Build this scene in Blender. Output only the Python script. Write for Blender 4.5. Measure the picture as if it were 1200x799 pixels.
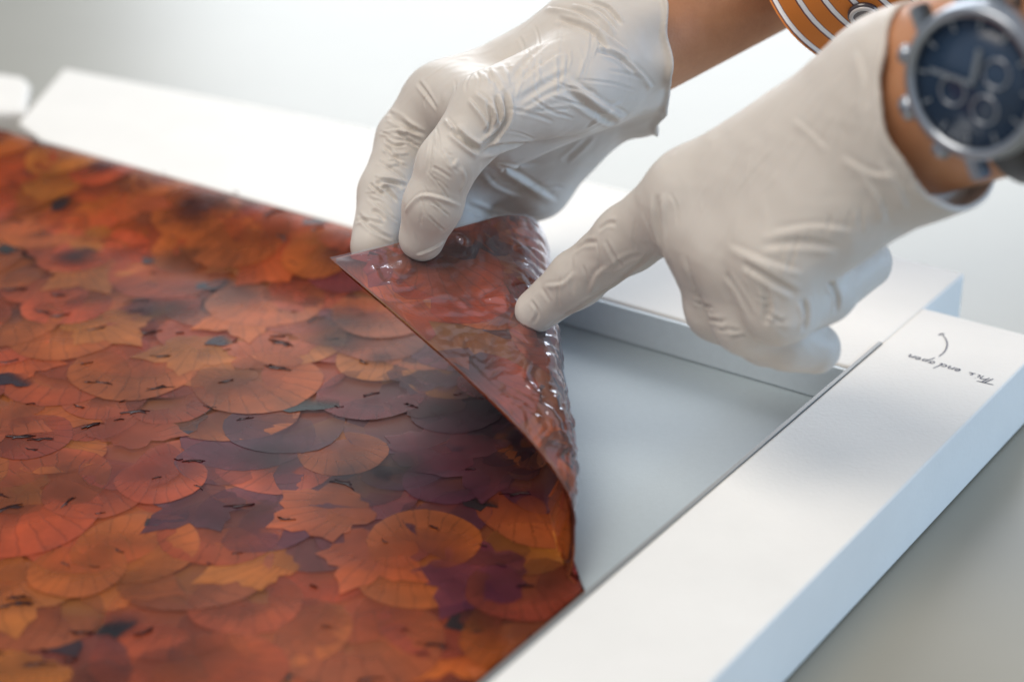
import bpy, bmesh, math, random
import numpy as np
from mathutils import Vector, Matrix, noise
from mathutils.bvhtree import BVHTree

# ------------------------------------------------------------------ camera, world, lamps, exposure
scene = bpy.context.scene
COL = scene.collection
for o in list(bpy.data.objects):
    bpy.data.objects.remove(o)
FPX, PITCH, CAMH = 2200.0, math.radians(26.0), 0.34
cam_d = bpy.data.cameras.new('camera')
cam = bpy.data.objects.new('camera', cam_d)
COL.objects.link(cam)
cam.location = (0, 0, CAMH)
cam.rotation_euler = (math.radians(90) - PITCH, 0, 0)
cam_d.sensor_width = 36.0
cam_d.lens = 36.0 * FPX / 1200.0
cam_d.clip_start = 0.01
cam_d.clip_end = 100
cam_d.dof.use_dof = True
cam_d.dof.focus_distance = 0.655
cam_d.dof.aperture_fstop = 5.4
scene.camera = cam

world = bpy.data.worlds.new('World')
scene.world = world
world.use_nodes = True
bg = world.node_tree.nodes['Background']
bg.inputs['Color'].default_value = (0.80, 0.86, 0.95, 1)
bg.inputs['Strength'].default_value = 0.58


def area(name, loc, target, sx, sy, power, color):
    l = bpy.data.lights.new(name, 'AREA')
    l.shape = 'RECTANGLE'
    l.size, l.size_y, l.energy, l.color = sx, sy, power, color
    o = bpy.data.objects.new(name, l)
    COL.objects.link(o)
    o.location = loc
    o.rotation_euler = (Vector(target) - Vector(loc)).to_track_quat('-Z', 'Y').to_euler()
    return o


area('ceiling_lamp', (-0.50, 0.25, 1.6), (0, 0.6, 0), 1.0, 1.0, 18.5, (1.0, 0.91, 0.80))
area('window_light', (0.28, 3.4, 1.05), (0.1, 0.6, 0.0), 2.0, 1.4, 50.0, (0.90, 0.95, 1.0))
area('side_window_light', (1.9, 0.15, 0.55), (0.1, 0.55, 0.0), 1.0, 0.8, 20.0, (0.38, 0.65, 1.0))

vs = scene.view_settings
vs.view_transform = 'Standard'
vs.look = 'None'
vs.exposure = 0.0
vs.gamma = 1.0
scene.render.engine = 'CYCLES'

# ------------------------------------------------------------------ helpers
rnd = random.Random(7)
SP, CP = math.sin(PITCH), math.cos(PITCH)
R_ = np.array([1.0, 0, 0])
U_ = np.array([0, SP, CP])
D_ = np.array([0, CP, -SP])
C0 = np.array([0, 0, CAMH])


def ray(px, py):
    return ((px - 600) * R_ + (399.5 - py) * U_) / FPX + D_


def at(px, py, dep):
    return C0 + ray(px, py) * dep


def onz(px, py, z):
    d = ray(px, py)
    return C0 + d * ((z - CAMH) / d[2])


def pix(p):
    q = np.asarray(p, float) - C0
    dep = q @ D_
    return np.stack([600 + FPX * (q @ R_) / dep, 399.5 - FPX * (q @ U_) / dep, dep], -1)


YAW = math.radians(55.4)
u = np.array([math.cos(YAW), math.sin(YAW), 0])
v = np.array([-math.sin(YAW), math.cos(YAW), 0])
ORG = onz(1043, 403, 0.03)
ORG = np.array([ORG[0], ORG[1], 0.0])


def W(a, b, z):
    return ORG + u * a + v * b + np.array([0, 0, z])


def uv_of(p):
    q = np.asarray(p) - ORG
    return float(q @ u), float(q @ v)


def sstep(a, b, x):
    t = np.clip((np.asarray(x, float) - a) / (b - a), 0, 1)
    return t * t * (3 - 2 * t)


def mesh_obj(name, verts, faces, mat, parent=None, smooth=True):
    me = bpy.data.meshes.new(name)
    me.from_pydata([tuple(map(float, p)) for p in verts], [], faces)
    me.materials.append(mat)
    if smooth:
        me.polygons.foreach_set('use_smooth', [True] * len(me.polygons))
    me.update()
    o = bpy.data.objects.new(name, me)
    COL.objects.link(o)
    if parent:
        attach(o, parent)
    return o


def attach(o, parent):
    o.parent = parent
    o.matrix_parent_inverse = parent_world(parent).inverted()


def parent_world(p):
    m = p.matrix_basis.copy()
    while p.parent:
        m = p.parent.matrix_basis @ p.matrix_parent_inverse @ m
        p = p.parent
    return m


def bm_obj(name, bm, mat, parent=None, smooth=False):
    me = bpy.data.meshes.new(name)
    bm.normal_update()
    bm.to_mesh(me)
    bm.free()
    me.materials.append(mat)
    if smooth:
        me.polygons.foreach_set('use_smooth', [True] * len(me.polygons))
    o = bpy.data.objects.new(name, me)
    COL.objects.link(o)
    if parent:
        attach(o, parent)
    return o


def tag(o, label=None, cat=None, group=None, kind=None):
    if label: o['label'] = label
    if cat: o['category'] = cat
    if group: o['group'] = group
    if kind: o['kind'] = kind
    return o


def empty(name, loc):
    o = bpy.data.objects.new(name, None)
    o.empty_display_size = 0.02
    o.location = tuple(map(float, loc))
    COL.objects.link(o)
    return o


# ------------------------------------------------------------------ materials
def new_mat(name):
    m = bpy.data.materials.new(name)
    m.use_nodes = True
    nt = m.node_tree
    return m, nt, nt.nodes['Principled BSDF']


def nd(nt, kind, **kw):
    n = nt.nodes.new(kind)
    for k, val in kw.items():
        if k in n.inputs:
            n.inputs[k].default_value = val
        else:
            setattr(n, k, val)
    return n


def simple(name, col, rough=0.5, metal=0.0, spec=0.5, noise_amt=0.0, noise_scale=60.0, bump=0.0, bump_scale=400.0, coat=0.0):
    m, nt, b = new_mat(name)
    b.inputs['Base Color'].default_value = (*col, 1)
    b.inputs['Roughness'].default_value = rough
    b.inputs['Metallic'].default_value = metal
    b.inputs['Specular IOR Level'].default_value = spec
    b.inputs['Coat Weight'].default_value = coat
    tc = nd(nt, 'ShaderNodeTexCoord')
    if noise_amt:
        n = nd(nt, 'ShaderNodeTexNoise', Scale=noise_scale, Detail=6.0, Roughness=0.6)
        nt.links.new(tc.outputs['Object'], n.inputs['Vector'])
        mr = nd(nt, 'ShaderNodeMapRange')
        mr.inputs['From Min'].default_value = 0.25
        mr.inputs['From Max'].default_value = 0.75
        mr.inputs['To Min'].default_value = 1 - noise_amt
        mr.inputs['To Max'].default_value = 1 + noise_amt
        nt.links.new(n.outputs['Fac'], mr.inputs['Value'])
        mx = nd(nt, 'ShaderNodeMix', data_type='RGBA', blend_type='MULTIPLY')
        mx.inputs[0].default_value = 1.0
        mx.inputs[6].default_value = (*col, 1)
        nt.links.new(mr.outputs['Result'], mx.inputs[7])
        nt.links.new(mx.outputs[2], b.inputs['Base Color'])
    if bump:
        n2 = nd(nt, 'ShaderNodeTexNoise', Scale=bump_scale, Detail=4.0)
        nt.links.new(tc.outputs['Object'], n2.inputs['Vector'])
        bp = nd(nt, 'ShaderNodeBump', Strength=bump, Distance=0.0005)
        nt.links.new(n2.outputs['Fac'], bp.inputs['Height'])
        nt.links.new(bp.outputs['Normal'], b.inputs['Normal'])
    return m


M = {}
M['table'] = simple('table_laminate', (0.285, 0.270, 0.22), 0.38, noise_amt=0.05, noise_scale=9, bump=0.03, bump_scale=700, spec=0.6)
M['foam'] = simple('white_foam_board', (0.80, 0.775, 0.725), 0.58, noise_amt=0.05, noise_scale=16, bump=0.22, bump_scale=600, spec=0.22)
M['bed'] = simple('grey_mount_board', (0.37, 0.43, 0.46), 0.46, noise_amt=0.03, noise_scale=500, bump=0.10, bump_scale=1500, spec=0.35)
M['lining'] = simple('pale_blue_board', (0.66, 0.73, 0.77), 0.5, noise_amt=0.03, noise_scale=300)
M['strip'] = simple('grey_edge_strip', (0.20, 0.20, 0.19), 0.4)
M['ink'] = simple('blue_black_ink', (0.045, 0.05, 0.09), 0.6)
M['steel'] = simple('brushed_steel', (0.36, 0.39, 0.43), 0.28, metal=1.0, bump=0.05)
M['dial'] = simple('dark_blue_dial', (0.025, 0.050, 0.095), 0.22, noise_amt=0.1)
M['gold'] = simple('pale_gold', (0.85, 0.72, 0.42), 0.25, metal=1.0)
M['strap'] = simple('black_leather', (0.018, 0.016, 0.015), 0.42, bump=0.4, bump_scale=500)
M['button'] = simple('dark_button', (0.05, 0.035, 0.04), 0.2, coat=0.6)
M['button_rim'] = simple('pale_button_rim', (0.55, 0.50, 0.47), 0.25, coat=0.5)

# skin
m, nt, b = new_mat('tanned_skin')
tc = nd(nt, 'ShaderNodeTexCoord')
n = nd(nt, 'ShaderNodeTexNoise', Scale=55.0, Detail=7.0, Roughness=0.65)
nt.links.new(tc.outputs['Object'], n.inputs['Vector'])
cr = nd(nt, 'ShaderNodeValToRGB')
cr.color_ramp.elements[0].position = 0.3
cr.color_ramp.elements[0].color = (0.44, 0.19, 0.09, 1)
cr.color_ramp.elements[1].position = 0.75
cr.color_ramp.elements[1].color = (0.58, 0.28, 0.145, 1)
nt.links.new(n.outputs['Fac'], cr.inputs['Fac'])
nt.links.new(cr.outputs['Color'], b.inputs['Base Color'])
b.inputs['Roughness'].default_value = 0.46
b.inputs['Subsurface Weight'].default_value = 0.12
b.inputs['Subsurface Radius'].default_value = (0.004, 0.0015, 0.0008)
vo = nd(nt, 'ShaderNodeTexVoronoi', Scale=900.0)
nt.links.new(tc.outputs['Object'], vo.inputs['Vector'])
bp = nd(nt, 'ShaderNodeBump', Strength=0.18, Distance=0.0004)
nt.links.new(vo.outputs['Distance'], bp.inputs['Height'])
nt.links.new(bp.outputs['Normal'], b.inputs['Normal'])
M['skin'] = m

# glove
m, nt, b = new_mat('thin_grey_latex')
tc = nd(nt, 'ShaderNodeTexCoord')
n = nd(nt, 'ShaderNodeTexNoise', Scale=38.0, Detail=5.0)
nt.links.new(tc.outputs['Object'], n.inputs['Vector'])
cr = nd(nt, 'ShaderNodeValToRGB')
cr.color_ramp.elements[0].position = 0.3
cr.color_ramp.elements[0].color = (0.575, 0.52, 0.46, 1)
cr.color_ramp.elements[1].position = 0.7
cr.color_ramp.elements[1].color = (0.635, 0.58, 0.52, 1)
nt.links.new(n.outputs['Fac'], cr.inputs['Fac'])
nt.links.new(cr.outputs['Color'], b.inputs['Base Color'])
b.inputs['Roughness'].default_value = 0.44
b.inputs['Specular IOR Level'].default_value = 0.28
b.inputs['Subsurface Weight'].default_value = 0.15
b.inputs['Subsurface Radius'].default_value = (0.003, 0.002, 0.0015)
mp = nd(nt, 'ShaderNodeMapping')
mp.inputs['Scale'].default_value = (1.0, 1.6, 0.8)
nt.links.new(tc.outputs['Object'], mp.inputs['Vector'])
n1 = nd(nt, 'ShaderNodeTexNoise', noise_type='RIDGED_MULTIFRACTAL', Scale=48.0, Detail=5.0, Distortion=2.2)
nt.links.new(mp.outputs['Vector'], n1.inputs['Vector'])
n2 = nd(nt, 'ShaderNodeTexNoise', Scale=1500.0, Detail=2.0)
nt.links.new(tc.outputs['Object'], n2.inputs['Vector'])
b1 = nd(nt, 'ShaderNodeBump', Strength=0.38, Distance=0.0010)
b2 = nd(nt, 'ShaderNodeBump', Strength=0.10, Distance=0.0003)
nt.links.new(n1.outputs['Fac'], b1.inputs['Height'])
nt.links.new(n2.outputs['Fac'], b2.inputs['Height'])
nt.links.new(b1.outputs['Normal'], b2.inputs['Normal'])
nt.links.new(b2.outputs['Normal'], b.inputs['Normal'])
M['glove'] = m

# leaf: colour attribute + fan of veins from the leaf's own coordinates
m, nt, b = new_mat('pressed_leaf')
at_n = nd(nt, 'ShaderNodeAttribute', attribute_name='leaf_colour')
uvn = nd(nt, 'ShaderNodeUVMap', uv_map='leaf_space')
sp = nd(nt, 'ShaderNodeSeparateXYZ')
nt.links.new(uvn.outputs['UV'], sp.inputs['Vector'])
an = nd(nt, 'ShaderNodeMath', operation='ARCTAN2')
nt.links.new(sp.outputs['X'], an.inputs[0])
nt.links.new(sp.outputs['Y'], an.inputs[1])
tc = nd(nt, 'ShaderNodeTexCoord')
nz = nd(nt, 'ShaderNodeTexNoise', Scale=60.0, Detail=5.0, Roughness=0.65)
nt.links.new(tc.outputs['Object'], nz.inputs['Vector'])
ml = nd(nt, 'ShaderNodeMath', operation='MULTIPLY_ADD')
ml.inputs[1].default_value = 34.0
nt.links.new(an.outputs[0], ml.inputs[0])
nz3 = nd(nt, 'ShaderNodeMath', operation='MULTIPLY')
nz3.inputs[1].default_value = 7.0
nt.links.new(nz.outputs['Fac'], nz3.inputs[0])
nt.links.new(nz3.outputs[0], ml.inputs[2])
sn = nd(nt, 'ShaderNodeMath', operation='SINE')
nt.links.new(ml.outputs[0], sn.inputs[0])
mr = nd(nt, 'ShaderNodeMapRange')
mr.inputs['From Min'].default_value = 0.82
mr.inputs['From Max'].default_value = 1.0
mr.inputs['To Min'].default_value = 1.0
mr.inputs['To Max'].default_value = 0.74
nt.links.new(sn.outputs[0], mr.inputs['Value'])
mr2 = nd(nt, 'ShaderNodeMapRange')
mr2.inputs['From Min'].default_value = 0.28
mr2.inputs['From Max'].default_value = 0.72
mr2.inputs['To Min'].default_value = 0.72
mr2.inputs['To Max'].default_value = 1.28
nt.links.new(nz.outputs['Fac'], mr2.inputs['Value'])
mm = nd(nt, 'ShaderNodeMath', operation='MULTIPLY')
nt.links.new(mr.outputs[0], mm.inputs[0])
nt.links.new(mr2.outputs[0], mm.inputs[1])
mx = nd(nt, 'ShaderNodeMix', data_type='RGBA', blend_type='MULTIPLY')
mx.inputs[0].default_value = 1.0
nt.links.new(at_n.outputs['Color'], mx.inputs[6])
nt.links.new(mm.outputs[0], mx.inputs[7])
nbig = nd(nt, 'ShaderNodeTexNoise', Scale=15.0, Detail=3.0)
nt.links.new(tc.outputs['Object'], nbig.inputs['Vector'])
crb = nd(nt, 'ShaderNodeValToRGB')
crb.color_ramp.elements[0].position = 0.36
crb.color_ramp.elements[0].color = (0.80, 0.60, 0.74, 1)
crb.color_ramp.elements[1].position = 0.62
crb.color_ramp.elements[1].color = (1.28, 0.94, 0.80, 1)
nt.links.new(nbig.outputs['Fac'], crb.inputs['Fac'])
mx3 = nd(nt, 'ShaderNodeMix', data_type='RGBA', blend_type='MULTIPLY')
mx3.inputs[0].default_value = 1.0
nt.links.new(mx.outputs[2], mx3.inputs[6])
nt.links.new(crb.outputs['Color'], mx3.inputs[7])
nt.links.new(mx3.outputs[2], b.inputs['Base Color'])
nt.links.new(at_n.outputs['Alpha'], b.inputs['Alpha'])
b.inputs['Roughness'].default_value = 0.40
b.inputs['Specular IOR Level'].default_value = 0.16
bp = nd(nt, 'ShaderNodeBump', Strength=0.12, Distance=0.0005)
nt.links.new(mm.outputs[0], bp.inputs['Height'])
nt.links.new(bp.outputs['Normal'], b.inputs['Normal'])
tl = nd(nt, 'ShaderNodeBsdfTranslucent')
nt.links.new(mx3.outputs[2], tl.inputs['Color'])
tp = nd(nt, 'ShaderNodeBsdfTransparent')
msa = nd(nt, 'ShaderNodeMixShader')
msb = nd(nt, 'ShaderNodeMixShader')
msb.inputs[0].default_value = 0.30
nt.links.new(at_n.outputs['Alpha'], msa.inputs[0])
nt.links.new(tp.outputs[0], msa.inputs[1])
nt.links.new(tl.outputs[0], msa.inputs[2])
nt.links.new(b.outputs[0], msb.inputs[1])
nt.links.new(msa.outputs[0], msb.inputs[2])
nt.links.new(msb.outputs[0], nt.nodes['Material Output'].inputs['Surface'])
M['leaf'] = m

# backing of the leaf sheet
m, nt, b = new_mat('leaf_veneer')
tc = nd(nt, 'ShaderNodeTexCoord')
vo = nd(nt, 'ShaderNodeTexVoronoi', Scale=34.0, Randomness=1.0)
nt.links.new(tc.outputs['Object'], vo.inputs['Vector'])
sx = nd(nt, 'ShaderNodeSeparateColor')
nt.links.new(vo.outputs['Color'], sx.inputs['Color'])
cr = nd(nt, 'ShaderNodeValToRGB')
els = cr.color_ramp.elements
els[0].position, els[0].color = 0.0, (0.10, 0.035, 0.03, 1)
els[1].position, els[1].color = 1.0, (0.46, 0.19, 0.04, 1)
e = els.new(0.35); e.color = (0.34, 0.08, 0.03, 1)
e = els.new(0.7); e.color = (0.44, 0.13, 0.035, 1)
nt.links.new(sx.outputs[0], cr.inputs['Fac'])
nt.links.new(cr.outputs['Color'], b.inputs['Base Color'])
b.inputs['Roughness'].default_value = 0.4
b.inputs['Specular IOR Level'].default_value = 0.2
tl = nd(nt, 'ShaderNodeBsdfTranslucent')
nt.links.new(cr.outputs['Color'], tl.inputs['Color'])
msb = nd(nt, 'ShaderNodeMixShader')
msb.inputs[0].default_value = 0.45
nt.links.new(b.outputs[0], msb.inputs[1])
nt.links.new(tl.outputs[0], msb.inputs[2])
nt.links.new(msb.outputs[0], nt.nodes['Material Output'].inputs['Surface'])
M['veneer'] = m

# clear crinkled film
m, nt, b = new_mat('clear_crinkled_film')
out = nt.nodes['Material Output']
tr = nd(nt, 'ShaderNodeBsdfTransparent')
gl = nd(nt, 'ShaderNodeBsdfGlossy', Roughness=0.10)
gl.inputs['Color'].default_value = (0.9, 0.92, 1.0, 1)
fr = nd(nt, 'ShaderNodeFresnel', IOR=1.45)
ma = nd(nt, 'ShaderNodeMath', operation='MULTIPLY_ADD')
ma.inputs[1].default_value = 1.3
ma.inputs[2].default_value = 0.09
ma.use_clamp = True
nt.links.new(fr.outputs[0], ma.inputs[0])
ms = nd(nt, 'ShaderNodeMixShader')
nt.links.new(ma.outputs[0], ms.inputs[0])
nt.links.new(tr.outputs[0], ms.inputs[1])
nt.links.new(gl.outputs[0], ms.inputs[2])
tc = nd(nt, 'ShaderNodeTexCoord')
n1 = nd(nt, 'ShaderNodeTexNoise', Scale=260.0, Detail=4.0, Distortion=1.5)
nt.links.new(tc.outputs['Object'], n1.inputs['Vector'])
bp = nd(nt, 'ShaderNodeBump', Strength=0.22, Distance=0.0008)
nt.links.new(n1.outputs['Fac'], bp.inputs['Height'])
nt.links.new(bp.outputs['Normal'], gl.inputs['Normal'])
nt.links.new(bp.outputs['Normal'], fr.inputs['Normal'])
df = nd(nt, 'ShaderNodeBsdfDiffuse')
df.inputs['Color'].default_value = (0.85, 0.78, 0.78, 1)
ms2 = nd(nt, 'ShaderNodeMixShader')
ms2.inputs[0].default_value = 0.018
nt.links.new(ms.outputs[0], ms2.inputs[1])
nt.links.new(df.outputs[0], ms2.inputs[2])
nt.links.new(bp.outputs['Normal'], df.inputs['Normal'])
nt.links.new(ms2.outputs[0], out.inputs['Surface'])
nt.nodes.remove(b)
M['film'] = m

# striped shirt cloth, stripes run round the sleeve (v coordinate along the arm)
m, nt, b = new_mat('striped_shirt_cloth')
uvn = nd(nt, 'ShaderNodeUVMap', uv_map='cloth')
sp = nd(nt, 'ShaderNodeSeparateXYZ')
nt.links.new(uvn.outputs['UV'], sp.inputs['Vector'])
mo = nd(nt, 'ShaderNodeMath', operation='FRACT')
sc = nd(nt, 'ShaderNodeMath', operation='MULTIPLY')
sc.inputs[1].default_value = 1.0
nt.links.new(sp.outputs['Y'], sc.inputs[0])
nt.links.new(sc.outputs[0], mo.inputs[0])
cr = nd(nt, 'ShaderNodeValToRGB')
cr.color_ramp.interpolation = 'LINEAR'
els = cr.color_ramp.elements
O1 = (0.66, 0.20, 0.03, 1); W1 = (0.88, 0.86, 0.86, 1); P1 = (0.14, 0.05, 0.05, 1)
els[0].position, els[0].color = 0.0, O1
els[1].position, els[1].color = 1.0, O1
for p_, c_ in ((0.60, O1), (0.63, P1), (0.67, P1), (0.70, W1), (0.88, W1), (0.91, P1), (0.95, O1)):
    e = els.new(p_); e.color = c_
nt.links.new(mo.outputs[0], cr.inputs['Fac'])
nt.links.new(cr.outputs['Color'], b.inputs['Base Color'])
b.inputs['Roughness'].default_value = 0.8
tc = nd(nt, 'ShaderNodeTexCoord')
n1 = nd(nt, 'ShaderNodeTexNoise', Scale=1800.0, Detail=2.0)
nt.links.new(tc.outputs['Object'], n1.inputs['Vector'])
bp = nd(nt, 'ShaderNodeBump', Strength=0.3, Distance=0.0004)
nt.links.new(n1.outputs['Fac'], bp.inputs['Height'])
nt.links.new(bp.outputs['Normal'], b.inputs['Normal'])
M['shirt'] = m

# ------------------------------------------------------------------ the setting: table top
tb = mesh_obj('table_top', [(-3, -0.6, 0), (3, -0.6, 0), (3, 4.2, 0), (-3, 4.2, 0)], [(0, 1, 2, 3)], M['table'], smooth=False)
tag(tb, kind='structure')


def slab(name, poly, z0, z1, mat, parent=None, bev=0.0012, sub=True):
    """prism from a ground outline (u, v) with softened edges"""
    bm = bmesh.new()
    lo = [bm.verts.new(tuple(W(a, b_, z0))) for a, b_ in poly]
    hi = [bm.verts.new(tuple(W(a, b_, z1))) for a, b_ in poly]
    n_ = len(poly)
    bm.faces.new(hi)
    bm.faces.new(lo[::-1])
    for i in range(n_):
        bm.faces.new((lo[i], lo[(i + 1) % n_], hi[(i + 1) % n_], hi[i]))
    bmesh.ops.recalc_face_normals(bm, faces=bm.faces)
    if bev:
        bmesh.ops.bevel(bm, geom=list(bm.edges), offset=bev, segments=3, affect='EDGES', profile=0.6)
    return bm_obj(name, bm, mat, parent)


ZR, ZBED = 0.030, 0.0145
# right bar (carries the handwriting)
bar = empty('foam_bar', W(-0.2, -0.022, 0))
tag(bar, 'white foam bar with handwriting and an arrow, sky-blue tinted side', 'foam bar', 'foam bars framing the board')
slab('block', [(-0.60, 0.0028), (-0.60, -0.0478), (0.037, -0.0478), (0.037, 0.0028)], 0.0008, ZR, M['foam'], bar)
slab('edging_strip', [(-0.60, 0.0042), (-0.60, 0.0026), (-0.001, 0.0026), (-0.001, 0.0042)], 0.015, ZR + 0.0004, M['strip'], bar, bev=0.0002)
# far bar, broad, its far end cut at a slant
c1 = uv_of(onz(75, 80, ZR)); c2 = uv_of(onz(28, 141, ZR))
bar2 = empty('foam_bar', W(0.025, 0.23, 0))
tag(bar2, 'broad blank cream-white foam bar behind the leaf sheet and lifting hand', 'foam bar', 'foam bars framing the board')
slab('block', [(-0.026, 0.0024), (0.078, 0.0024), (0.078, 0.31), (c1[0], c1[1]), (c2[0] - .004, c2[1]), (-0.026, 0.43)], 0.0009, ZR, M['foam'], bar2, bev=0.0015)
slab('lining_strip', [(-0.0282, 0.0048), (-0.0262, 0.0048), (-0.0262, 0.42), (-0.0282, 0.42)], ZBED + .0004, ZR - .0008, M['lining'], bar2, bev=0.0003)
# third bar at the end of the broad one
q1 = uv_of(onz(36, 100, ZR)); q2 = uv_of(onz(38, 122, ZR - .01)); q3 = uv_of(onz(-90, 75, ZR)); q4 = uv_of(onz(-90, 135, ZR)); q5 = uv_of(onz(28, 92, ZR)); q6 = uv_of(onz(30, 133, ZR))
bar3 = empty('foam_bar', W(q2[0], q2[1], 0))
tag(bar3, 'short white foam bar end beyond the slanted end of the broad bar', 'foam bar', 'foam bars framing the board')
slab('block', [q6, q1, q5, q3, q4], 0.0007, ZR + 0.001, M['foam'], bar3, bev=0.003)
# board the sheet lies on
bd = slab('mount_board', [(-0.60, 0.0045), (-0.0265, 0.0045), (-0.0265, 0.62), (-0.60, 0.62)], 0.0005, ZBED, M['bed'], None, bev=0.0005)
tag(bd, 'smooth pale grey board lying between the white foam bars', 'board')

# handwriting "This end open" and the arrow: inked strokes on the bar's top
def ink_stroke(name, pts, w, parent):
    """ribbon of ink 0.1 mm proud of the foam; pts in bar coordinates (u, v)"""
    P = [np.array(p) for p in pts]
    Q = []
    for i in range(len(P) - 1):
        p0 = P[max(i - 1, 0)]; p1 = P[i]; p2 = P[i + 1]; p3 = P[min(i + 2, len(P) - 1)]
        for t in np.linspace(0, 1, 5)[:-1]:
            Q.append(0.5 * (2 * p1 + (p2 - p0) * t + (2 * p0 - 5 * p1 + 4 * p2 - p3) * t * t + (3 * p1 - p0 - 3 * p2 + p3) * t ** 3))
    Q.append(P[-1])
    vs_, fs = [], []
    for i, q in enumerate(Q):
        d = Q[min(i + 1, len(Q) - 1)] - Q[max(i - 1, 0)]
        nn = np.array([-d[1], d[0]]) / (np.linalg.norm(d) + 1e-9)
        ww = w * (0.55 + 0.45 * math.sin(math.pi * (i + 0.6) / (len(Q) + 0.2)))
        for s in (-1, 1):
            vs_.append(W(*(q + nn * ww * s), ZR + 0.00012))
    for i in range(len(Q) - 1):
        fs.append((2 * i, 2 * i + 1, 2 * i + 3, 2 * i + 2))
    return vs_, fs


t0 = np.array(uv_of(onz(1170, 446, ZR))); t1 = np.array(uv_of(onz(1053, 411, ZR)))
ex = (t1 - t0) / 100.0                      # writing runs from the outer edge inwards
ey = np.array([ex[1], -ex[0]])
if ey[0] > 0: ey = -ey                       # letters' tops point towards the near end
GL = {
 'T': [[(0, 8), (9, 9.5)], [(5, 9), (3, 0)]],
 'h': [[(0, 9), (-1.5, 0)], [(-1, 3), (1.5, 5), (2.5, 4), (2, 0)]],
 'i': [[(0, 4), (-.4, .6), (1, .5)], [(.4, 6.5), (.5, 6.2)]],
 's': [[(0, .3), (2, 1), (1, 2.6), (2.2, 4.4)], [(2, .5), (3.6, .9)]],
 'e': [[(0, 2), (2.2, 2.6), (1.6, 4.2), (0, 3), (.4, .6), (3, .9)]],
 'n': [[(0, 4), (-.4, 0)], [(-.2, 2), (1.6, 4), (2.4, 3), (2, .5), (3.4, .7)]],
 'd': [[(2.4, 3.6), (.6, 3.6), (0, 1.4), (1.4, .2), (2.6, 2)], [(4.4, 10), (2.8, .4), (4, .6)]],
 'o': [[(1.2, 4), (0, 2), (1, .2), (2.4, 1.8), (1.4, 4), (3.4, 3.4)]],
 'p': [[(.6, 4.2), (-1.6, -5)], [(.2, 2.4), (2.2, 4), (2.4, 1.4), (-.2, .4)]],
}
V_, F_ = [], []
xs = 0.0
for word, adv in (('This', 0), ('end', 37), ('open', 62)):
    xs = adv
    for ch in word:
        for st in GL[ch]:
            jit = rnd.uniform(-.4, .4)
            vs_, fs = ink_stroke('', [t0 + ex * (xs + p[0] * 1.7) + ey * (p[1] + jit) * 1.35 for p in st], 0.00026, None)
            F_ += [tuple(k + len(V_) for k in f) for f in fs]
            V_ += vs_
        xs += {'T': 11, 'h': 7, 'i': 4, 's': 7, 'e': 6.5, 'n': 7, 'd': 8, 'o': 7, 'p': 7.5}[ch]
mesh_obj('handwriting', V_, F_, M['ink'], bar, smooth=False)
arr = [uv_of(onz(px, py, ZR)) for px, py in ((1100, 418), (1107, 412), (1110, 404), (1108, 397), (1103, 391))]
V_, F_ = ink_stroke('', arr, 0.0003, None)
for tip in (((1103, 391), (1100, 393)), ((1103, 391), (1107, 391.5))):
    vs_, fs = ink_stroke('', [uv_of(onz(*q, ZR)) for q in tip], 0.00035, None)
    F_ += [tuple(k + len(V_) for k in f) for f in fs]
    V_ += vs_
mesh_obj('arrow_mark', V_, F_, M['ink'], bar, smooth=False)

# ------------------------------------------------------------------ the sheet of pressed leaves
SU, SV = -0.2184, -0.0211               # apex of the conical curl
A0, RR, PHI = math.radians(50.99), math.radians(8.06), math.radians(168.8)
UF, VE, ZB = -0.0265, 0.0145, 0.0175
_c = np.array([math.cos(RR) * math.cos(A0), math.cos(RR) * math.sin(A0), math.sin(RR)])
_d = np.array([math.cos(A0), math.sin(A0), 0])
_e1 = _d - _c * (_c @ _d); _e1 /= np.linalg.norm(_e1)
_e2 = np.cross(_c, _e1)
if _e2 @ np.array([math.sin(A0), -math.cos(A0), 0]) < 0: _e2 = -_e2
_LC = PHI * math.sin(RR)


def S(a, b):
    """flat sheet coordinates -> place on the table with the corner rolled back"""
    a = np.asarray(a, float); b = np.asarray(b, float)
    ro = np.hypot(a - SU, b - SV); al = np.arctan2(b - SV, a - SU)
    s = np.maximum(A0 - al, 0)
    ph = np.minimum(s / math.sin(RR), PHI)
    cph, sph_ = np.cos(ph)[..., None], np.sin(ph)[..., None]
    g = _c * math.cos(RR) + (_e1 * cph + _e2 * sph_) * math.sin(RR)
    t = -_e1 * sph_ + _e2 * cph
    q = np.maximum(s - _LC, 0)[..., None]
    g = g * np.cos(q) + t * np.sin(q)
    flat = np.stack([np.cos(al), np.sin(al), 0 * al], -1)
    g = np.where((s > 0)[..., None], g, flat)
    x = SU + ro * g[..., 0]; y = SV + ro * g[..., 1]; z = ZB + ro * g[..., 2]
    # the far edge rides up against the broad bar; gentle waviness of a big sheet
    z = z + np.where(s > 0, 0, 0.0)
    z = z + 0.0125 * sstep(-0.085, -0.03, a) * sstep(0.175, 0.235, b)
    z = z + 0.0006 * np.sin(a * 41 + 1) * np.sin(b * 33) * sstep(0.0, 0.2, np.abs(al - A0))
    P = ORG + x[..., None] * u + y[..., None] * v + z[..., None] * np.array([0, 0, 1.0])
    # flexible sheet: the roll opens towards its far end and tightens by the bar
    w = sstep(0, 0.12, s) * (1 - np.clip(q[..., 0] / 0.294, 0, 1) ** 2)
    dx = np.interp(ro, [0, .035, .05, .07, .10, .16, .22, .3], [-.002, -.006, -.0085, -.007, -.002, .004, .010, .013])
    P[..., 0] += w * dx
    P[..., 0] += sstep(PHI * .5, PHI, ph) * np.interp(ro, [.03, .06, .085, .11, .15, .20], [0, .0035, .0065, .0055, .003, 0])
    return P


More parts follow.
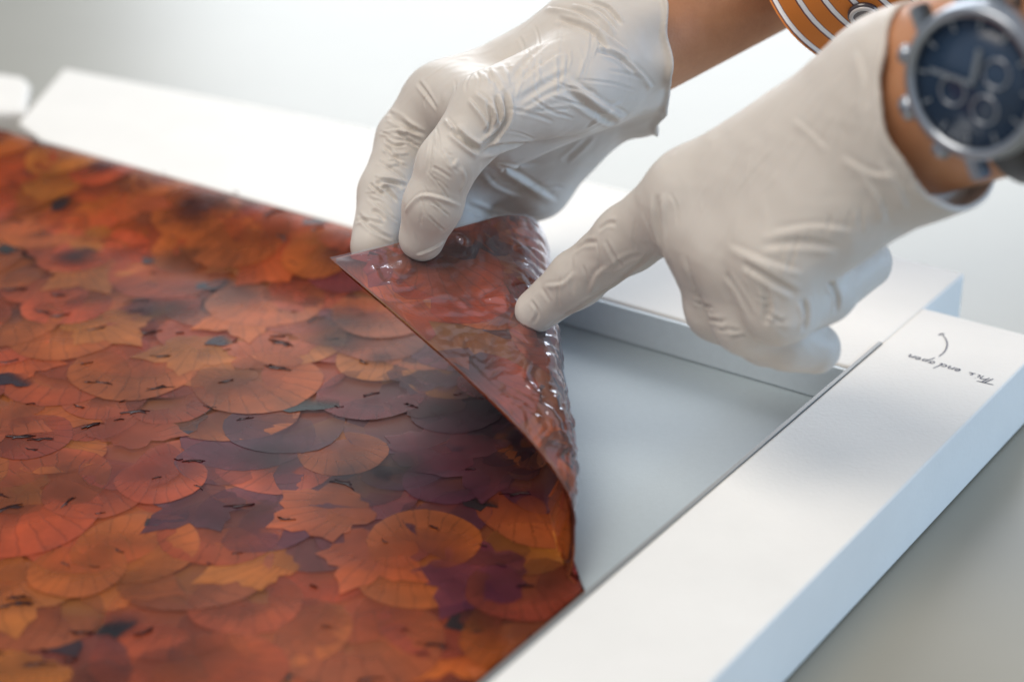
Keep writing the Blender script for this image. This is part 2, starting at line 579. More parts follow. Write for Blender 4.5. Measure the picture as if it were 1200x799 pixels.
def SN(a, b, off):
    h = 5e-4
    p = S(a, b)
    n_ = np.cross(S(a + h, b) - S(a - h, b), S(a, b + h) - S(a, b - h))
    n_ /= np.linalg.norm(n_, axis=-1, keepdims=True) + 1e-12
    return p + n_ * np.asarray(off)[..., None]


sheet = empty('leaf_sheet', W(-0.25, 0.25, ZB))
tag(sheet, 'glossy sheet of overlapping red, orange and purple pressed leaves with a lifted corner', 'leaf sheet')
AA = np.linspace(-0.42, UF, 160); BB = np.linspace(VE, 0.60, 236)
ga, gb = np.meshgrid(AA, BB, indexing='ij')
P = SN(ga, gb, 0 * ga)
nb = len(BB)
faces = [(i * nb + j, (i + 1) * nb + j, (i + 1) * nb + j + 1, i * nb + j + 1) for i in range(len(AA) - 1) for j in range(nb - 1)]
base = mesh_obj('backing_sheet', P.reshape(-1, 3), faces, M['veneer'], sheet)
sol = base.modifiers.new('thickness', 'SOLIDIFY')
sol.thickness = 0.00025
sol.offset = -1

PAL = [((0.46, 0.15, 0.030), 6), ((0.40, 0.095, 0.028), 6), ((0.30, 0.070, 0.035), 4), ((0.18, 0.055, 0.045), 2),
       ((0.46, 0.20, 0.035), 2), ((0.34, 0.11, 0.040), 3), ((0.50, 0.11, 0.035), 3)]
PURPLE_SHEEN = [(0.17, 0.045, 0.070), (0.13, 0.038, 0.062), (0.22, 0.055, 0.060), (0.09, 0.032, 0.055)]
DARK = (0.022, 0.017, 0.024)


def pick():
    t = rnd.uniform(0, sum(w for _, w in PAL))
    for c, w in PAL:
        t -= w
        if t <= 0: return c
    return PAL[0][0]


def leaf_data(ca, cb, Rm, rot, kind, side=1, col=None, lift=0.0):
    """a pressed leaf conforming to the sheet; returns verts, faces, uvs, colours"""
    nseg = {'fragment': 12, 'lobed': 30}.get(kind, 24)
    ph0 = rnd.uniform(0, 6.28)
    lob = [rnd.uniform(.18, .55) for _ in range(5)]
    prof = []
    for k in range(nseg):
        th = 2 * math.pi * k / nseg
        rr = 1 + 0.025 * math.sin(3 * th + ph0) + 0.012 * math.sin(5 * th + 2 * ph0)
        if kind == 'lobed':
            tri = abs(((th * 5 / (2 * math.pi) + 0.5) % 1.0) - 0.5) * 2        # 0 at a lobe's point, 1 in the cleft
            lobe = int(th * 5 / (2 * math.pi) + 0.5) % 5
            rr = 0.60 + lob[lobe] * (1 - tri) ** 1.25 * (1 if abs(th - math.pi) > .7 else .35)
            if k % 2: rr *= 0.90
        if kind == 'fragment':
            rr = (1.0 + 0.35 * math.sin(th * 2 + ph0)) * rnd.uniform(0.55, 1.15)
        if kind == 'round':
            dth = (th - math.pi + math.pi) % (2 * math.pi) - math.pi
            rr *= 1 - 0.45 * math.exp(-(abs(th - math.pi) / 0.22) ** 2)    # notch at the stalk
            rr *= rnd.uniform(0.985, 1.015)
        prof.append(rr)
    rings = (0.0, 0.55, 0.965, 1.0) if kind not in ('fragment', 'blotch') else (0.0, 0.5, 1.0)
    col = col or pick()
    c2 = tuple(x * rnd.uniform(0.55, 0.95) for x in col)
    dark_core = rnd.random() < 0.36 and kind == 'round'
    loc, uvs, cols, rr_ = [], [], [], []
    for ri, fr in enumerate(rings):
        for k in range(nseg if ri else 1):
            th = 2 * math.pi * k / nseg
            r_ = Rm * fr * prof[k] if ri else 0
            lx, ly = math.cos(th) * r_, math.sin(th) * r_
            loc.append((lx, ly))
            uvs.append((ly / Rm, (lx / Rm + 0.75)))
            base_d = math.hypot(lx / Rm + 0.75, ly / Rm)
            t = min(max((base_d - 0.3) / 1.2, 0), 1)
            cc = [c2[i] * (1 - t) + col[i] * t for i in range(3)]
            if dark_core:
                kd = min(1, 1.5 * max(0, 1 - base_d / 1.1))
                cc = [cc[i] * (1 - .8 * kd) + DARK[i] * .8 * kd for i in range(3)]
            if fr == 1.0 and kind in ('round', 'lobed'):
                cc = [x * 0.74 for x in cc]
            if kind == 'fragment':
                al_f = 0.95 * float(sstep(-0.55, 0.25, lx / Rm))
            elif kind == 'blotch':
                al_f = 0.55 * (1 - float(sstep(0.0, 1.0, fr)))
            elif kind == 'lobed':
                al_f = 0.40 + 0.32 * min(1, base_d / 1.3)
            else:
                al_f = 0.22 + 0.50 * float(sstep(0.2, 1.45, base_d))
            cols.append((*cc, al_f if side > 0 else .9))
            rr_.append(fr)
    loc = np.array(loc)
    cr_, sr_ = math.cos(rot), math.sin(rot)
    a = ca + loc[:, 0] * cr_ - loc[:, 1] * sr_
    b_ = cb + loc[:, 0] * sr_ + loc[:, 1] * cr_
    # shingled: the edge towards the near side rides on top of its neighbour
    dy = -((a - ca) * u[1] + (b_ - cb) * v[1]) / Rm
    off = 0.0004 + lift + 0.00004 * dy + np.array([0.00006 * rnd.uniform(0, 1) * f ** 3 for f in rr_])
    off = np.maximum(off, 0.00015)
    off = off * (.1 + .9 * sstep(0, .008, UF - a))
    ok = (a < UF - 0.0005) & (b_ > VE + 0.0005)
    a = np.minimum(a, UF - 0.0004); b_ = np.maximum(b_, VE + 0.0004)
    p = SN(a, b_, off * side * (.35 if side < 0 else 1) - (0.0003 if side < 0 else 0))
    fs = []
    for k in range(nseg):
        fs.append((0, 1 + k, 1 + (k + 1) % nseg))
        for ri in range(1, len(rings) - 1):
            o0 = 1 + (ri - 1) * nseg; o1 = o0 + nseg
            fs.append((o0 + k, o1 + k, o1 + (k + 1) % nseg, o0 + (k + 1) % nseg))
    if side < 0:
        fs = [f[::-1] for f in fs]
    return p, fs, uvs, cols


def leaf_mesh(name, datas, parent):
    Vs, Fs, Us, Cs = [], [], [], []
    for p, fs, uvs, cols in datas:
        o = len(Vs)
        Vs += list(p); Us += uvs; Cs += cols
        Fs += [tuple(k + o for k in f) for f in fs]
    o = mesh_obj(name, Vs, Fs, M['leaf'], parent)
    me = o.data
    ul = me.uv_layers.new(name='leaf_space')
    for li, lp in enumerate(me.loops):
        ul.data[li].uv = Us[lp.vertex_index]
    ca = me.color_attributes.new('leaf_colour', 'FLOAT_COLOR', 'POINT')
    ca.data.foreach_set('color', [x for c in Cs for x in c])
    return o


def stalk_data(ca, cb, side=1, size=None, lift=0.0):
    """short dark ragged stalk stub with a side spur"""
    L = size or 0.003 + 0.0085 * rnd.random() ** 1.8
    rot = rnd.gauss(0, 0.45) - YAW + rnd.choice([0, math.pi])
    bend = rnd.uniform(-.6, .6)
    loc = [(-.5, -.02), (-.2, -.13), (.1, -.07), (.5, -.02), (.5, .05), (.15, .10), (.22, .28), (.08, .25), (-.1, .12), (-.32, .24), (-.42, .20), (-.3, .06)]
    loc = [(x * rnd.uniform(.85, 1.15), y * rnd.uniform(.2, .9) + bend * x * x) for x, y in loc]
    a = ca + np.array([x * math.cos(rot) - y * math.sin(rot) for x, y in loc]) * L
    b_ = cb + np.array([x * math.sin(rot) + y * math.cos(rot) for x, y in loc]) * L
    n_ = len(loc)
    aa = np.concatenate([a, a]); bb = np.concatenate([b_, b_])
    top = np.array([lift + 0.0006 + rnd.uniform(0, .0002) for _ in range(n_)] + [lift + 0.0001] * n_)
    p = SN(np.minimum(aa, UF - .0004), np.maximum(bb, VE + .0004), side * top)
    fs = [tuple(range(n_))] + [(i, i + n_, (i + 1) % n_ + n_, (i + 1) % n_) for i in range(n_)]
    if side > 0: fs = [fs[0]] + [f[::-1] for f in fs[1:]]
    uvs = [(0.3, 0.5)] * (2 * n_)
    d = rnd.uniform(.6, 1.3)
    cols = [(0.055 * d, 0.020 * d, 0.018 * d, 0.9)] * (2 * n_)
    return p, fs, uvs, cols


# scatter in sheet coordinates, only where the picture could see it (with a margin)
cands = []
step_a, step_b = 0.0185, 0.0215
ia = 0
aa = -0.40
while aa < UF + 0.005:
    bb = VE + (ia % 2) * step_b / 2
    while bb < 0.60:
        a_, b_ = aa + rnd.uniform(-.006, .006), bb + rnd.uniform(-.006, .006)
        bb += step_b
        q = pix(S(np.array(a_), np.array(b_)))
        if -60 < q[0] < 1260 and -60 < q[1] < 860 and a_ < UF + .004 and b_ > VE - .004:
            cands.append((q[2], a_, b_))
    aa += step_a
    ia += 1
cands.sort()
TOW = math.atan2(v[1], u[1])                # direction of the far side in sheet coordinates
datas = []
def layer(dep):
    return 0.0002 + 0.0014 * min(max((dep - .50) / .45, 0), 1)      # shingled: farther leaves lie on nearer ones


SHEEN_C = np.array(uv_of(onz(525, 500, ZB)))  # centre of the sheet's purple sheen, painted into the leaf colours around it
for dep, a_, b_ in cands:
    k = rnd.random()
    rot = TOW + math.pi + (rnd.gauss(0, 0.6) if rnd.random() < .55 else rnd.uniform(-3.14, 3.14))
    lf_ = layer(dep + rnd.gauss(0, .030))
    pc = rnd.choice(PURPLE_SHEEN) if rnd.random() < 1.1 * math.exp(-(((a_ - SHEEN_C[0]) ** 2 + (b_ - SHEEN_C[1]) ** 2) / .062 ** 2)) else None
    if k < 0.68:
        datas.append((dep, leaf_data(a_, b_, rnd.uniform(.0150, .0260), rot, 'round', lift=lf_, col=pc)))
    elif k < 0.88:
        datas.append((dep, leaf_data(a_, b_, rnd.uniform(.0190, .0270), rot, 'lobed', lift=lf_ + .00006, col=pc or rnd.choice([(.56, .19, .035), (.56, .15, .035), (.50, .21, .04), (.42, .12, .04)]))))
    else:
        c = tuple(x * rnd.uniform(.6, 1.4) for x in DARK)
        datas.append((dep, leaf_data(a_, b_, rnd.uniform(.0055, .0120), rnd.gauss(TOW + math.pi, .9), 'fragment', col=c, lift=lf_ + .0001)))
blots = []
for _ in range(18):
    dep, a_, b_ = rnd.choice(cands)
    c = tuple(x * rnd.uniform(.7, 1.3) for x in DARK)
    blots.append((dep, leaf_data(a_, b_, rnd.uniform(.008, .017), rnd.uniform(0, 6), 'blotch', col=c, lift=layer(dep) + .00035)))
for dep, d in blots:
    leaf_mesh('dark_leaf_patch', [d], sheet)
rest = []
for i, (dep, d) in enumerate(datas):
    if i < 280:
        lf = leaf_mesh('leaf', [d], sheet)
        if rnd.random() < .62:
            k = rnd.randrange(25, 72) if len(d[0]) > 60 else 5
            ctr = None
    else:
        rest.append(d)
if rest:
    r_ = leaf_mesh('far_leaves', rest, sheet)
    r_['kind'] = 'stuff'
    tag(r_, kind='stuff')
# dark stalk stubs
st = []
for dep, a_, b_ in cands:
    for _ in range(2):
        if rnd.random() < .34:
            st.append((dep, stalk_data(a_ + rnd.uniform(-.012, .012), b_ + rnd.uniform(-.012, .012), lift=layer(dep))))
st.sort(key=lambda t: t[0])
for i, (dep, d) in enumerate(st[:290]):
    leaf_mesh('leaf_stalk', [d], sheet)
if st[290:]:
    tag(leaf_mesh('far_leaf_stalks', [d for _, d in st[290:]], sheet), kind='stuff')
# leaves seen on the back of the lifted corner
for i in range(64):
    a_ = UF - .16 * rnd.random() ** 1.5; b_ = VE + .15 * rnd.random() ** 1.4
    if math.atan2(b_ - SV, a_ - SU) > A0: continue
    leaf_mesh('leaf', [leaf_data(a_, b_, rnd.uniform(.014, .022), rnd.uniform(0, 6.28), rnd.choice(['round', 'round', 'lobed']), side=-1, lift=rnd.uniform(0, .0006), col=rnd.choice([(.66, .19, .04), (.56, .13, .04), (.68, .27, .06), (.48, .13, .05), (.34, .08, .06)]))], sheet)

# clear film over the back of the lifted corner, crinkled
N1, N2 = 200, 215
fa = np.linspace(-0.165, UF + 0.0004, N1); fb = np.linspace(VE - 0.0005, 0.19, N2)
ga, gb = np.meshgrid(fa, fb, indexing='ij')
al = np.arctan2(gb - SV, ga - SU)
wr = np.zeros_like(ga)
for i in range(N1):
    for j in range(N2):
        if al[i, j] > A0 + .05: continue
        x, y = ga[i, j], gb[i, j]
        ang, rad = al[i, j], math.hypot(x - SU, y - SV)
        w1 = noise.noise(Vector((ang * 9 + 3, rad * 40, 1.7)))
        dd, _ = noise.voronoi(Vector((ang * 11 + w1 * 1.4 + rad * 14, rad * 52 + w1 * 2, 2.0)))
        d2, _ = noise.voronoi(Vector((ang * 15 - rad * 45 + w1 * 3, rad * 125 + w1 * 3, 7.0)))
        w3 = noise.noise(Vector((ang * 30 + w1 * 2 - rad * 90, rad * 330, 9.3)))
        zone = .9 + .1 * float(sstep(.05, .25, A0 - ang)) * float(1 - sstep(.50, .75, A0 - ang))
        edge = float(sstep(0, .008, y - VE)) * float(sstep(0, .006, UF - x)) * .85 + .15
        wr[i, j] = edge * zone * (0.0016 * (dd[1] - dd[0]) + 0.0010 * (d2[1] - d2[0]) * (.5 + abs(w1) * 2) + 0.00028 * w3)
P = SN(ga, gb, -(0.0008 + np.maximum(wr, -0.0003)))
idx = -np.ones(ga.shape, int)
keep = al < A0 + .03
V_ = []
for i in range(N1):
    for j in range(N2):
        if keep[i, j]:
            idx[i, j] = len(V_); V_.append(P[i, j])
F_ = [(idx[i, j], idx[i, j + 1], idx[i + 1, j + 1], idx[i + 1, j]) for i in range(N1 - 1) for j in range(N2 - 1)
      if min(idx[i, j], idx[i, j + 1], idx[i + 1, j + 1], idx[i + 1, j]) >= 0]
F_ = [tuple(int(k) for k in f) for f in F_]
film = mesh_obj('clear_film', V_, F_, M['film'], sheet)

# ------------------------------------------------------------------ gloved hands: smooth blended bones -> one surface
def round_cone(p, a, b_, r1, r2):
    ba = b_ - a
    l2 = ba @ ba
    rr = r1 - r2
    a2 = l2 - rr * rr
    il2 = 1.0 / l2
    pa = p - a
    y = pa @ ba
    z = y - l2
    x2 = ((pa * l2 - y[..., None] * ba) ** 2).sum(-1)
    y2 = y * y * l2
    z2 = z * z * l2
    k = np.sign(rr) * rr * rr * x2
    out = (np.sqrt(np.maximum(x2 * a2 * il2, 0)) + y * rr) * il2 - r1
    c1_ = np.sign(z) * a2 * z2 > k
    c2_ = np.sign(y) * a2 * y2 < k
    out = np.where(c2_, np.sqrt(x2 + y2) * il2 - r1, out)
    out = np.where(c1_, np.sqrt(x2 + z2) * il2 - r2, out)
    return out


def smin(a, b_, k):
    h = np.maximum(k - np.abs(a - b_), 0) / k
    return np.minimum(a, b_) - h * h * k * 0.25


def surface_nets(f, org, h):
    nx, ny, nz = f.shape
    inside = f < 0
    ci = inside[:-1, :-1, :-1].astype(np.int8)
    cnt = np.zeros_like(ci)
    for dx in (0, 1):
        for dy in (0, 1):
            for dz in (0, 1):
                cnt += inside[dx:nx - 1 + dx, dy:ny - 1 + dy, dz:nz - 1 + dz]
    act = (cnt > 0) & (cnt < 8)
    cells = np.argwhere(act)
    idx = -np.ones(act.shape, np.int64)
    idx[act] = np.arange(len(cells))
    acc = np.zeros((len(cells), 3)); num = np.zeros(len(cells))
    corners = [(dx, dy, dz) for dx in (0, 1) for dy in (0, 1) for dz in (0, 1)]
    val = {c: f[cells[:, 0] + c[0], cells[:, 1] + c[1], cells[:, 2] + c[2]] for c in corners}
    for c in corners:
        for ax in range(3):
            if c[ax] == 0:
                d = list(c); d[ax] = 1; d = tuple(d)
                va, vb = val[c], val[d]
                m_ = (va < 0) != (vb < 0)
                t = np.where(m_, va / (va - vb + 1e-12 * (va == vb)), 0)
                q = np.tile(np.array(c, float), (len(cells), 1))
                q[:, ax] += t
                acc[m_] += q[m_]; num[m_] += 1
    verts = org + h * (cells + acc / num[:, None])
    quads = []
    for ax in range(3):
        sl0 = [slice(0, n_) for n_ in f.shape]; sl1 = [slice(0, n_) for n_ in f.shape]
        sl0[ax] = slice(0, f.shape[ax] - 1); sl1[ax] = slice(1, f.shape[ax])
        s0 = inside[tuple(sl0)]; s1 = inside[tuple(sl1)]
        e = np.argwhere(s0 != s1)
        a1, a2 = [(1, 2), (2, 0), (0, 1)][ax]
        ok = (e[:, a1] > 0) & (e[:, a2] > 0) & (e[:, a1] < act.shape[a1]) & (e[:, a2] < act.shape[a2])
        e = e[ok]
        flip = s1[e[:, 0], e[:, 1], e[:, 2]]
        q = []
        for (o1, o2) in ((0, 0), (-1, 0), (-1, -1), (0, -1)):
            w = e.copy(); w[:, a1] += o1; w[:, a2] += o2
            q.append(idx[w[:, 0], w[:, 1], w[:, 2]])
        q = np.stack(q, 1)
        q[flip] = q[flip][:, ::-1]
        quads.append(q)
    return verts, np.concatenate(quads)


def vnormals(Vv, Q):
    n_ = np.cross(Vv[Q[:, 2]] - Vv[Q[:, 0]], Vv[Q[:, 3]] - Vv[Q[:, 1]])
    out = np.zeros_like(Vv)
    for k in range(4):
        np.add.at(out, Q[:, k], n_)
    return out / (np.linalg.norm(out, axis=1, keepdims=True) + 1e-12)


def laplace(Vv, Q, it, lam=0.5):
    e = np.concatenate([Q[:, [0, 1]], Q[:, [1, 2]], Q[:, [2, 3]], Q[:, [3, 0]]])
    e = np.concatenate([e, e[:, ::-1]])
    deg = np.bincount(e[:, 0], minlength=len(Vv))[:, None]
    for i in range(it):
        for l in (lam, -lam * 0.92):
            s = np.stack([np.bincount(e[:, 0], weights=Vv[e[:, 1], k], minlength=len(Vv)) for k in range(3)], 1)
            Vv = Vv + l * (s / deg - Vv)
    return Vv


def make_glove(name, palm, kpalm, fingers, kfing, kjoin, cuff_c, cuff_axis, flare, ruffle, wave, strokes, parent, h=0.75, seed=1, rumple=1.0, rim=.3):
    """palm: list of bones; fingers: list of joint chains [(px,py,depth,radius mm)...]; all blended, in millimetres"""
    MM = 1000.0
    J = lambda t: at(t[0], t[1], t[2]) * MM
    pts = [(J(t), t[3]) for bone in palm for t in bone] + [(J(t), t[3]) for ch in fingers for t in ch]
    lo = np.min([p - r for p, r in pts], 0) - 8
    hi = np.max([p + r for p, r in pts], 0) + 8
    dims = np.ceil((hi - lo) / h).astype(int) + 1
    axs = [lo[k] + h * np.arange(dims[k]) for k in range(3)]

    def add(field, a, b_, r1, r2, k):
        mn = np.minimum(a - r1, b_ - r2) - 16; mxx = np.maximum(a + r1, b_ + r2) + 16
        s = [slice(max(int((mn[i] - lo[i]) / h), 0), min(int((mxx[i] - lo[i]) / h) + 1, dims[i])) for i in range(3)]
        g = np.stack(np.meshgrid(*[axs[i][s[i]] for i in range(3)], indexing='ij'), -1)
        d = round_cone(g, a, b_, r1, r2).astype(np.float32)
        field[tuple(s)] = smin(field[tuple(s)], d, k)

    BIG = 16.0
    body = np.full(dims, BIG, np.float32)
    for bone in palm:
        for (t0_, t1_) in zip(bone[:-1], bone[1:]):
            add(body, J(t0_), J(t1_), t0_[3], t1_[3], kpalm)
    fing = np.full(dims, BIG, np.float32)
    for ch in fingers:
        one = np.full(dims, BIG, np.float32)
        for (t0_, t1_) in zip(ch[:-1], ch[1:]):
            add(one, J(t0_), J(t1_), t0_[3], t1_[3], 4.0)
        fing = smin(fing, one, kfing)
    f = smin(body, fing, kjoin)
    # cuff: open end, thin wall, flared and ruffled
    cc = J(cuff_c)
    ax = cuff_axis / np.linalg.norm(cuff_axis)
    g = np.stack(np.meshgrid(*axs, indexing='ij'), -1)
    rel = (g - cc).astype(np.float32)
    al_ = rel @ ax.astype(np.float32)
    e1 = np.cross(ax, [0, 0, 1.0]); e1 /= np.linalg.norm(e1)
    e2 = np.cross(ax, e1)
    ang = np.arctan2(rel @ e2.astype(np.float32), rel @ e1.astype(np.float32))
    near_ = sstep(-16, 0, al_)
    f = f - (flare * near_ + ruffle * near_ * (np.sin(ang * 9 + 1) * .6 + np.sin(ang * 5 + 2.2 + al_ * .12) * .6)).astype(np.float32)
    plane = al_ + wave * (np.sin(ang * 2 + .6) + .5 * np.sin(ang * 5 + 1.9) + .25 * np.sin(ang * 11))
    f = f - (rim * np.exp(-((plane + 1.2) / 1.1) ** 2)).astype(np.float32)
    cav = np.maximum(f + 1.7, -(plane + 9))
    f = np.maximum(np.maximum(f, plane), -cav)
    f[0], f[-1], f[:, 0], f[:, -1], f[:, :, 0], f[:, :, -1] = 5, 5, 5, 5, 5, 5
    Vv, Q = surface_nets(f, lo, h)
    del f, g, rel, cav, body, fing
    Vv = laplace(Vv, Q, 5)
    # folds of the thin glove: each stroke is laid on the surface and pressed in with raised lips
    bvh = BVHTree.FromPolygons([tuple(p) for p in Vv / MM], [tuple(int(k) for k in q) for q in Q])
    nrm = vnormals(Vv, Q)
    disp = np.zeros(len(Vv))
    for (pts2, amp, wid, mode) in strokes:
        wid *= .66
        amp *= 1.15
        P3 = []
        for i in range(len(pts2) - 1):
            for t in np.linspace(0, 1, 7)[: 7 if i == len(pts2) - 2 else 6]:
                p0 = np.array(pts2[max(i - 1, 0)]); p1 = np.array(pts2[i]); p2 = np.array(pts2[i + 1]); p3 = np.array(pts2[min(i + 2, len(pts2) - 1)])
                q = 0.5 * (2 * p1 + (p2 - p0) * t + (2 * p0 - 5 * p1 + 4 * p2 - p3) * t * t + (3 * p1 - p0 - 3 * p2 + p3) * t ** 3)
                hit = bvh.ray_cast(Vector(C0), Vector(ray(*q)))
                if hit[0] is not None: P3.append(np.array(hit[0]) * MM)
        if len(P3) < 3: continue
        P3 = np.array(P3)
        jump = np.linalg.norm(np.diff(P3, axis=0), axis=1)
        if jump.max() > 14:
            cut = int(np.argmax(jump)) + 1
            P3 = P3[:cut] if cut >= len(P3) - cut else P3[cut:]
            if len(P3) < 3: continue
        L = np.concatenate([[0], np.cumsum(np.linalg.norm(np.diff(P3, axis=0), axis=1))])
        mn, mxx = P3.min(0) - wid * 4, P3.max(0) + wid * 4
        sel = np.where(((Vv > mn) & (Vv < mxx)).all(1))[0]
        if not len(sel): continue
        q = Vv[sel]
        bd_ = np.full(len(sel), 1e9); bt = np.zeros(len(sel)); sg = np.zeros(len(sel))
        for i in range(len(P3) - 1):
            a_, b_ = P3[i], P3[i + 1]
            ab = b_ - a_
            t = np.clip(((q - a_) @ ab) / (ab @ ab + 1e-9), 0, 1)
            dv = q - a_ - t[:, None] * ab
            dd = np.linalg.norm(dv, axis=1)
            s_ = np.sign((np.cross(ab, dv) * nrm[sel]).sum(1))
            mm_ = dd < bd_
            bd_ = np.where(mm_, dd, bd_); sg = np.where(mm_, s_, sg)
            bt = np.where(mm_, L[i] + t * (L[i + 1] - L[i]), bt)
        x = bd_ / wid * sg
        T = bt / (L[-1] + 1e-9)
        tap = np.clip(np.minimum(T, 1 - T) * 5, 0, 1) ** .7
        if mode == 'v':      # crease with raised lips
            hgt = -np.exp(-x * x) + .55 * np.exp(-((np.abs(x) - 1.7) / .8) ** 2)
        elif mode == 'r':    # raised fold, steep on one side
            hgt = np.exp(-(np.where(x > 0, x / .55, x / 1.5)) ** 2) - .35 * np.exp(-((x - 1.3) / .6) ** 2)
        else:                # broad swelling
            hgt = np.exp(-x * x)
        disp[sel] += amp * tap * hgt
    rng = np.random.default_rng(seed)
    ph = rng.uniform(0, 6, 9)
    for i, (fr, am) in enumerate(((.10, .30), (.16, .22), (.27, .14))):
        d1 = rng.normal(size=(3, 3)); d1 /= np.linalg.norm(d1, axis=1, keepdims=True)
        disp += rumple * am * np.sin(Vv @ d1[0] * fr * 3 + ph[i] + 1.5 * np.sin(Vv @ d1[1] * fr * 2 + ph[i + 3])) * np.sin(Vv @ d1[2] * fr * 1.3 + ph[i + 6])
    disp = np.clip(disp, -2.2, 2.2)
    Vv = Vv + nrm * disp[:, None]
    me = bpy.data.meshes.new(name)
    me.vertices.add(len(Vv)); me.vertices.foreach_set('co', (Vv / MM).ravel())
    me.loops.add(len(Q) * 4); me.loops.foreach_set('vertex_index', Q.ravel().astype(np.int32))
    me.polygons.add(len(Q)); me.polygons.foreach_set('loop_start', np.arange(0, len(Q) * 4, 4, dtype=np.int32))
    me.polygons.foreach_set('loop_total', np.full(len(Q), 4, np.int32))
    me.materials.append(M['glove'])
    me.update(calc_edges=True); me.validate()
    me.polygons.foreach_set('use_smooth', [True] * len(me.polygons))
    o = bpy.data.objects.new(name, me)
    COL.objects.link(o)
    attach(o, parent)
    return o


def cross_folds(path, half, n, amp, wid, tilt=0.0, seed=0, jit=6, bow=4, mode='v'):
    """short wavy folds across a finger; path in picture pixels along the finger"""
    r = random.Random(seed)
    out = []
    P_ = [np.array(p, float) for p in path]
    for i in range(n):
        t = (i + .5) / n * (len(P_) - 1)
        k = min(int(t), len(P_) - 2)
        c = P_[k] + (P_[k + 1] - P_[k]) * (t - k)
        d = P_[k + 1] - P_[k]; d /= np.linalg.norm(d)
        nn = np.array([-d[1], d[0]])
        ca_, sa_ = math.cos(tilt + r.uniform(-.35, .35)), math.sin(tilt + r.uniform(-.35, .35))
        nn = np.array([nn[0] * ca_ - nn[1] * sa_, nn[0] * sa_ + nn[1] * ca_])
        c = c + d * r.uniform(-jit, jit) + nn * r.uniform(-.35, .35) * half
        w_ = half * r.uniform(.35, .95)
        wid_ = wid * r.uniform(.6, 1.1)
        out.append(([tuple(c - nn * w_), tuple(c + d * r.uniform(-bow, bow)), tuple(c + nn * w_)], amp * r.uniform(.5, 1.2), wid_, mode))
    return out


person = empty('person', at(1000, 60, .62))
tag(person, 'two forearms in pale grey gloves, one in a striped orange sleeve, handling the sheet', 'person')

# --- the hand that points (wears the watch)
armL_axis = at(1270, 48, .515) - at(1078, 122, .558)
pal = [
    [(1050, 98, .566, 16.5), (812, 226, .602, 14.0)],
    [(1058, 108, .560, 20), (836, 272, .600, 15.0)],
    [(1075, 138, .556, 20), (872, 300, .588, 14.5)],
    [(1090, 168, .556, 16), (914, 308, .573, 13.0)],
    [(1044, 96, .566, 16.5), (1135, 70, .545, 17.5)],
    [(1070, 140, .556, 20), (1160, 100, .538, 20)],
    [(1092, 172, .556, 16), (1180, 130, .536, 17)],
    [(1000, 150, .59, 15), (930, 230, .615, 13)],
]
fin = [
    [(812, 228, .602, 14.0), (735, 280, .624, 10.8), (676, 327, .641, 9.3), (629, 364, .652, 7.6)],
    [(836, 274, .600, 15.0), (846, 358, .606, 11.5), (900, 392, .600, 9.5), (938, 401, .597, 8.5)],
    [(872, 302, .588, 14.5), (878, 372, .590, 11.5), (920, 396, .593, 9.5), (955, 408, .597, 8.3)],
    [(914, 310, .573, 12.5), (914, 362, .576, 10.5), (965, 344, .588, 9.0), (1014, 308, .602, 8.6)],
    [(960, 200, .615, 13), (915, 262, .630, 11), (880, 300, .632, 10), (868, 320, .630, 9)],
]
strokesL = [
    ([(770, 228), (771, 262), (778, 300)], 1.0, 2.2, 'v'),
    ([(640, 383), (690, 352), (734, 322), (768, 292)], .7, 1.2, 'v'),
    ([(638, 335), (660, 332), (674, 318)], .5, 1.2, 'r'), ([(673, 294), (686, 285), (700, 284)], .5, 1.2, 'v'),
    ([(701, 270), (712, 262), (722, 262)], .5, 1.2, 'v'), ([(714, 318), (734, 304), (752, 298)], .5, 1.3, 'v'),
    ([(690, 345), (700, 322), (712, 312)], .7, 1.6, 'r'), ([(622, 352), (630, 366), (624, 380)], .4, 1.0, 'v'),
    ([(870, 308), (908, 330), (934, 345)], .9, 1.8, 'v'), ([(852, 290), (905, 312), (940, 322)], .6, 2.2, 'r'),
    ([(905, 274), (955, 267), (1000, 272)], .5, 2.0, 'r'), ([(890, 288), (940, 284), (985, 290)], .45, 2.0, 'v'),
    ([(929, 141), (950, 158), (970, 178)], .3, 1.6, 'r'), ([(1010, 205), (1030, 235), (1036, 262)], .7, 2.0, 'r'),
    ([(1032, 190), (1052, 220), (1062, 246)], .7, 2.0, 'r'), ([(1052, 190), (1078, 210), (1092, 232)], .6, 1.8, 'v'),
    ([(972, 330), (981, 348), (980, 368)], .9, 1.4, 'v'), ([(940, 350), (945, 368), (942, 388)], .9, 1.4, 'v'),
    ([(985, 185), (1020, 205), (1050, 206)], .5, 2.2, 'r'), ([(1000, 60), (1010, 95), (1006, 140)], .4, 2.6, 'r'),
    ([(800, 300), (812, 340), (822, 372)], .5, 2.5, 'r'), ([(850, 320), (870, 350), (880, 372)], .7, 2.0, 'v'),
    ([(895, 335), (900, 355), (896, 380)], .6, 1.6, 'v'),
]
strokesL += cross_folds([(816, 340), (838, 375), (870, 395)], 14, 9, .6, .9, seed=13, jit=4, bow=2, tilt=1.2)
strokesL += cross_folds([(895, 345), (905, 375), (925, 395)], 14, 6, .6, 1.0, seed=14, jit=4, bow=2, tilt=.8)
strokesL += cross_folds([(820, 230), (1000, 140)], 40, 10, .16, 1.1, seed=31, tilt=.9, jit=16, bow=8, mode='r')
strokesL += cross_folds([(880, 320), (1060, 220)], 26, 14, .30, 1.0, seed=32, tilt=.7, jit=12, bow=6)
strokesL += cross_folds([(800, 240), (700, 310), (640, 355)], 24, 9, .35, 1.2, seed=3, tilt=.4)
gloveL = make_glove('glove', pal, 14, fin, 2.0, 7.0, (1106, 112, .5535, 0), armL_axis, .6, .25, 1.2, strokesL, person, h=.62, seed=3, rumple=.35)

